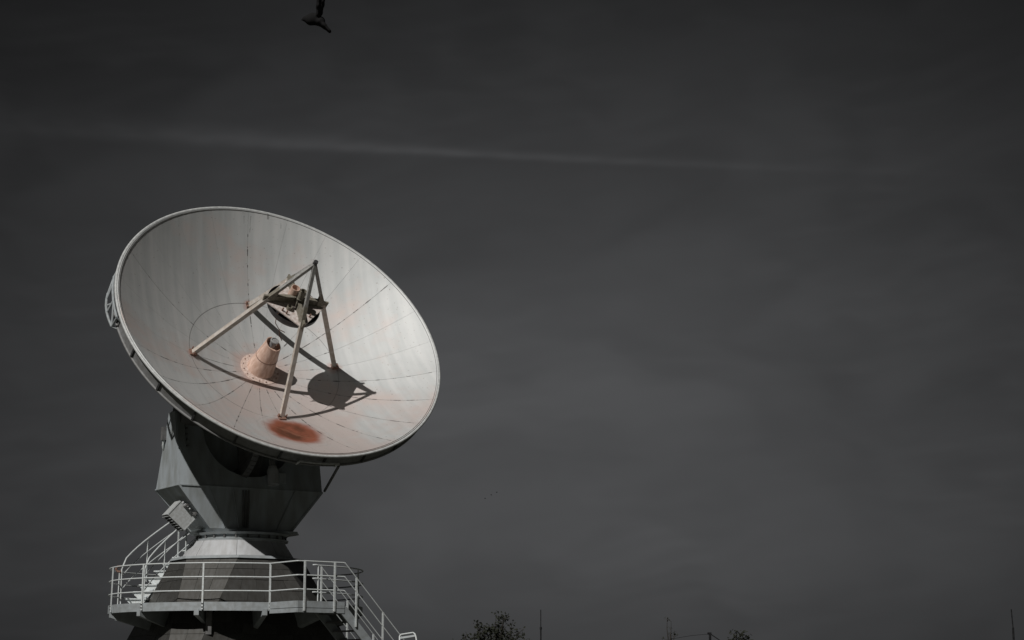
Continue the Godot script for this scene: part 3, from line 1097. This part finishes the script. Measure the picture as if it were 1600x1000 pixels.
func build_tree(called: String, label: String, category: String, at: Vector3, height: float, spread: float, limbs: int, twigs: int, leaves: int, size: float, seed_: int, group := "") -> void:
	rng.seed = seed_
	var o := thing(called, label, category, at, group)
	var wood := S()
	var green := S()
	var fork := height * 0.34
	tube(wood, [Vector3.ZERO, Vector3(rng.randf_range(-0.05, 0.05), fork * 0.5, 0.02), Vector3(0, fork, 0), Vector3(0.03, height * 0.72, 0.02)], [height * 0.026, height * 0.021, height * 0.018, height * 0.006], 8)
	for k in limbs:
		var az := TAU * k / limbs + rng.randf_range(-0.35, 0.35)
		var y0 := fork * rng.randf_range(0.75, 1.35)
		var lean := rng.randf_range(0.15, 1.0)
		var top := height * lerpf(0.99, 0.70, lean) * rng.randf_range(0.90, 1.0)
		var out := spread * lean
		var pts := []
		for s in 6:
			var t := s / 5.0
			pts.append(Vector3(sin(az) * out * pow(t, 0.8), lerpf(y0, top, t), cos(az) * out * pow(t, 0.8)) + Vector3(rng.randf_range(-0.06, 0.06), 0, rng.randf_range(-0.06, 0.06)) * t)
		tube(wood, pts, [height * 0.010, height * 0.008, height * 0.006, height * 0.0045, height * 0.003, height * 0.0015], 5)
		for w in twigs:
			var t := rng.randf_range(0.35, 1.0)
			var i := mini(int(t * 5.0), 4)
			var root: Vector3 = pts[i].lerp(pts[i + 1], t * 5.0 - i)
			var d := Vector3(rng.randfn(), absf(rng.randfn()) * 1.1 + 0.25, rng.randfn()).normalized()
			var end := root + d * rng.randf_range(0.25, 0.65) * height * 0.11
			tube(wood, [root, root.lerp(end, 0.5) + Vector3(0, 0.015, 0), end], [0.010, 0.008, 0.004], 4)
			for l in leaves:
				leaf(green, root.lerp(end, rng.randf_range(0.25, 1.05)) + Vector3(rng.randfn(), rng.randfn(), rng.randfn()) * size * 0.55, size * rng.randf_range(0.6, 1.15))
	part("trunk", wood, M.bark, o)
	part("crown", green, M.leaf, o)

func build_surroundings() -> void:
	build_tree("leafy_tree", "dark leafy treetop rising at the bottom edge right of the dish", "tree", Vector3(6.5, 0, -40), 5.35, 1.75, 18, 18, 6, 0.15, 101)
	build_tree("sparse_sapling", "thin sapling with a few leaves, between the leafy tree and the short post", "sapling", Vector3(13.85, 0, -30), 4.95, 0.32, 3, 5, 2, 0.13, 55)
	build_tree("low_tree", "low dark treetop just showing beside the short post", "tree", Vector3(17.40, 0, -35), 4.20, 1.05, 14, 15, 8, 0.15, 77)
	var mast := thing("mast", "thin upright mast standing right of the leafy treetop", "mast", Vector3(8.69, 0, -45))
	var st := S()
	tube(st, [Vector3.ZERO, Vector3(0, 4.2, 0)], 0.035, 8)
	part("pole", st, M.pole, mast)
	st = S()
	tube(st, [Vector3(0, 4.2, 0), Vector3(0, 5.12, 0)], 0.022, 8)
	part("aerial", st, M.pole, mast)
	st = S()
	tube(st, [Vector3(0, 4.14, 0), Vector3(0, 4.26, 0)], 0.06, 10)
	part("clamp", st, M.pole, mast)
	var far := thing("lamp_pole", "dark slender pole near the right edge of the picture", "pole", Vector3(30.95, 0, -40))
	st = S()
	tube(st, [Vector3.ZERO, Vector3(-0.01, 4.1, 0)], 0.05, 8)
	part("pole", st, M.pole, far)
	st = S()
	tube(st, [Vector3(-0.01, 4.1, 0), Vector3(-0.05, 4.96, 0)], 0.028, 8)
	part("upper_pole", st, M.pole, far)
	var post := thing("wire_post", "short post with a slack wire and brace beside the low treetop", "post", Vector3(15.53, 0, -30))
	st = S()
	tube(st, [Vector3.ZERO, Vector3(0, 3.58, 0)], 0.05, 8)
	part("pole", st, M.pole, post)
	st = S()
	box(st, Vector3(-0.02, 3.58, 0), Vector3(0.16, 0.09, 0.12))
	part("cap", st, M.pole, post)
	st = S()
	tube(st, [Vector3(0.04, 3.55, 0), Vector3(0.55, 3.2, 0), Vector3(1.6, 2.3, 0), Vector3(3.6, 0.0, 0)], 0.022, 6)
	part("guy_wire", st, M.pole, post)
	st = S()
	tube(st, [Vector3(-0.05, 3.56, 0), Vector3(-0.75, 3.50, 0), Vector3(-1.6, 3.36, 0), Vector3(-2.4, 3.05, 0), Vector3(-4.4, 0.0, 0)], 0.010, 6)
	part("wire", st, M.pole, post)

# ---- birds -----------------------------------------------------------------------------------
func capsule(p: Vector3, a: Vector3, b: Vector3, ra: float, rb: float) -> float:
	var ab := b - a
	var t := clampf((p - a).dot(ab) / ab.length_squared(), 0.0, 1.0)
	return p.distance_to(a + ab * t) - lerpf(ra, rb, t)

func smin(a: float, b: float, k: float) -> float:
	var h := clampf(0.5 + 0.5 * (b - a) / k, 0.0, 1.0)
	return lerpf(b, a, h) - k * h * (1.0 - h)

# bones: [from, to, radius, radius, squeeze] - squeeze divides the distance across the given axis
func body_mesh(bones: Array, lo: Vector3, hi: Vector3, cell: float, blend: float) -> SurfaceTool:
	var n := Vector3i(((hi - lo) / cell).ceil()) + Vector3i.ONE
	var val := PackedFloat32Array()
	val.resize(n.x * n.y * n.z)
	var i := 0
	for z in n.z:
		for y in n.y:
			for x in n.x:
				var p := lo + Vector3(x, y, z) * cell
				var d := 10.0
				for b in bones:
					var q: Vector3 = b[4]
					d = smin(d, capsule(p * q, b[0] * q, b[1] * q, b[2], b[3]), blend)
				val[i] = d
				i += 1
	var st := S()
	st.set_smooth_group(0)
	var idx := {}
	var cnt := 0
	var pos := []
	for z in n.z - 1:
		for y in n.y - 1:
			for x in n.x - 1:
				var k := x + n.x * (y + n.y * z)
				var c := [val[k], val[k + 1], val[k + n.x], val[k + n.x + 1], val[k + n.x * n.y], val[k + n.x * n.y + 1], val[k + n.x * n.y + n.x], val[k + n.x * n.y + n.x + 1]]
				var neg := 0
				for v in c: if v < 0.0: neg += 1
				if neg == 0 or neg == 8: continue
				var sum := Vector3.ZERO
				var m := 0
				for e in [[0, 1], [2, 3], [4, 5], [6, 7], [0, 2], [1, 3], [4, 6], [5, 7], [0, 4], [1, 5], [2, 6], [3, 7]]:
					if (c[e[0]] < 0.0) != (c[e[1]] < 0.0):
						var t: float = c[e[0]] / (c[e[0]] - c[e[1]])
						var pa := Vector3(e[0] & 1, (e[0] >> 1) & 1, e[0] >> 2)
						var pb := Vector3(e[1] & 1, (e[1] >> 1) & 1, e[1] >> 2)
						sum += pa.lerp(pb, t)
						m += 1
				idx[k] = cnt
				pos.append(lo + (Vector3(x, y, z) + sum / m) * cell)
				cnt += 1
	var sx := 1
	var sy := n.x
	var sz := n.x * n.y
	var tris := []
	for k in idx:
		for ax in [[sx, sy, sz], [sy, sz, sx], [sz, sx, sy]]:
			if (val[k] < 0.0) == (val[k + ax[0]] < 0.0): continue
			var q := [k, k - ax[1], k - ax[1] - ax[2], k - ax[2]]
			if not (idx.has(q[1]) and idx.has(q[2]) and idx.has(q[3])): continue
			var f := [idx[q[0]], idx[q[1]], idx[q[2]], idx[q[3]]]
			if val[k] < 0.0: f.reverse()
			tris.append_array([f[0], f[1], f[2], f[0], f[2], f[3]])
	var nor := []
	nor.resize(cnt)
	nor.fill(Vector3.ZERO)
	for t in range(0, tris.size(), 3):
		var g: Vector3 = (pos[tris[t + 2]] - pos[tris[t]]).cross(pos[tris[t + 1]] - pos[tris[t]])
		for s in 3: nor[tris[t + s]] += g
	for t in tris: vert(st, pos[t], nor[t].normalized())
	return st

func build_birds() -> void:
	var o := thing("flying_bird", "dark bird in flight with raised wings at the top edge above the dish", "bird", Vector3(4.15, 11.84, 20.0))
	var I := Vector3.ONE
	var W := Vector3(1, 1, 0.36)
	var bones := [
		[Vector3(-0.045, 0.01, 0), Vector3(0.10, -0.015, 0), 0.088, 0.070, I],
		[Vector3(-0.06, 0.0, 0), Vector3(-0.02, 0.02, 0), 0.075, 0.095, I],
		[Vector3(-0.135, 0.02, 0), Vector3(-0.09, 0.015, 0), 0.046, 0.055, I],
		[Vector3(-0.17, 0.012, 0), Vector3(-0.205, 0.002, 0), 0.016, 0.006, I],
		[Vector3(0.09, -0.04, 0), Vector3(0.16, -0.10, 0), 0.055, 0.034, Vector3(1, 1, 0.55)],
		[Vector3(0.16, -0.10, 0), Vector3(0.245, -0.185, 0), 0.034, 0.026, Vector3(1, 1, 0.42)],
		[Vector3(0.06, 0.05, 0.05), Vector3(0.075, 0.17, 0.10), 0.030, 0.028, W],
		[Vector3(0.075, 0.17, 0.10), Vector3(0.09, 0.33, 0.16), 0.036, 0.038, W],
		[Vector3(0.09, 0.33, 0.16), Vector3(0.13, 0.50, 0.24), 0.036, 0.012, W],
		[Vector3(0.06, 0.05, -0.05), Vector3(0.08, 0.17, -0.10), 0.030, 0.028, W],
		[Vector3(0.08, 0.17, -0.10), Vector3(0.095, 0.33, -0.16), 0.034, 0.036, W],
		[Vector3(0.095, 0.33, -0.16), Vector3(0.14, 0.50, -0.24), 0.034, 0.012, W]]
	part("body", body_mesh(bones, Vector3(-0.26, -0.26, -0.40), Vector3(0.28, 0.56, 0.40), 0.013, 0.035), M.feather, o)
	# three far birds in a row
	var far := [
		[Vector3(-0.16, 0, 0), Vector3(0.14, 0, 0), 0.06, 0.05, I],
		[Vector3(0, 0.02, 0), Vector3(-0.02, 0.16, 0.30), 0.07, 0.05, Vector3(0.6, 1, 1)],
		[Vector3(0, 0.02, 0), Vector3(-0.02, 0.16, -0.30), 0.07, 0.05, Vector3(0.6, 1, 1)],
		[Vector3(0.14, 0, 0), Vector3(0.28, -0.02, 0), 0.05, 0.02, I]]
	var first: Node3D = null
	var spots := [Vector3(2.85, 30.72, -250), Vector3(3.85, 31.30, -250), Vector3(4.75, 31.72, -250)]
	var labels := ["lowest of three tiny far birds right of the mount", "middle one of three tiny far birds right of the mount", "highest of three tiny far birds right of the mount"]
	for k in 3:
		if first == null:
			first = thing("distant_bird", labels[k], "bird", spots[k], "far birds in a row")
			part("body", body_mesh(far, Vector3(-0.3, -0.12, -0.42), Vector3(0.36, 0.26, 0.42), 0.03, 0.03), M.feather, first)
		else:
			var c := first.duplicate() as Node3D
			c.name = numbered("distant_bird")
			add_child(c)
			c.position = spots[k]
			c.set_meta("label", labels[k])
		(get_child(get_child_count() - 1) as Node3D).rotation_degrees.y = 20.0 * k - 15.0
		(get_child(get_child_count() - 1) as Node3D).scale = Vector3.ONE * 0.55

# ---- everything ------------------------------------------------------------------------------
func _ready() -> void:
	var cam := Camera3D.new()
	cam.name = "camera"
	cam.fov = 20.0
	cam.near = 0.1
	cam.far = 4000.0
	add_child(cam)
	cam.position = Vector3(7.25, 1.7, 47.0)
	cam.rotation_degrees = Vector3(11.2, 0, 0)
	cam.current = true

	var env := Environment.new()
	env.background_mode = Environment.BG_SKY
	var pano := PanoramaSkyMaterial.new()
	pano.panorama = ImageTexture.create_from_image(sky_image())
	var sky := Sky.new()
	sky.sky_material = pano
	env.sky = sky
	env.ambient_light_source = Environment.AMBIENT_SOURCE_SKY
	env.tonemap_mode = Environment.TONE_MAPPER_LINEAR
	env.tonemap_exposure = 1.0
	env.sdfgi_enabled = true
	env.ssao_enabled = true
	env.ssil_enabled = true
	var we := WorldEnvironment.new()
	we.name = "world_environment"
	we.environment = env
	add_child(we)

	var sun := DirectionalLight3D.new()
	sun.name = "sun"
	sun.light_energy = 0.93
	sun.light_color = Color(1.0, 0.985, 0.965)
	sun.light_angular_distance = 0.5
	sun.shadow_enabled = true
	add_child(sun)
	sun.look_at_from_position(Vector3(-0.29183, 0.65067, 0.70105) * 60.0, Vector3.ZERO)

	rng.seed = 7
	make_materials()
	build_ground()
	build_tower()
	build_mount()
	build_dish()
	build_platform()
	build_lower_stairs()
	build_upper_stairs()
	build_surroundings()
	build_birds()
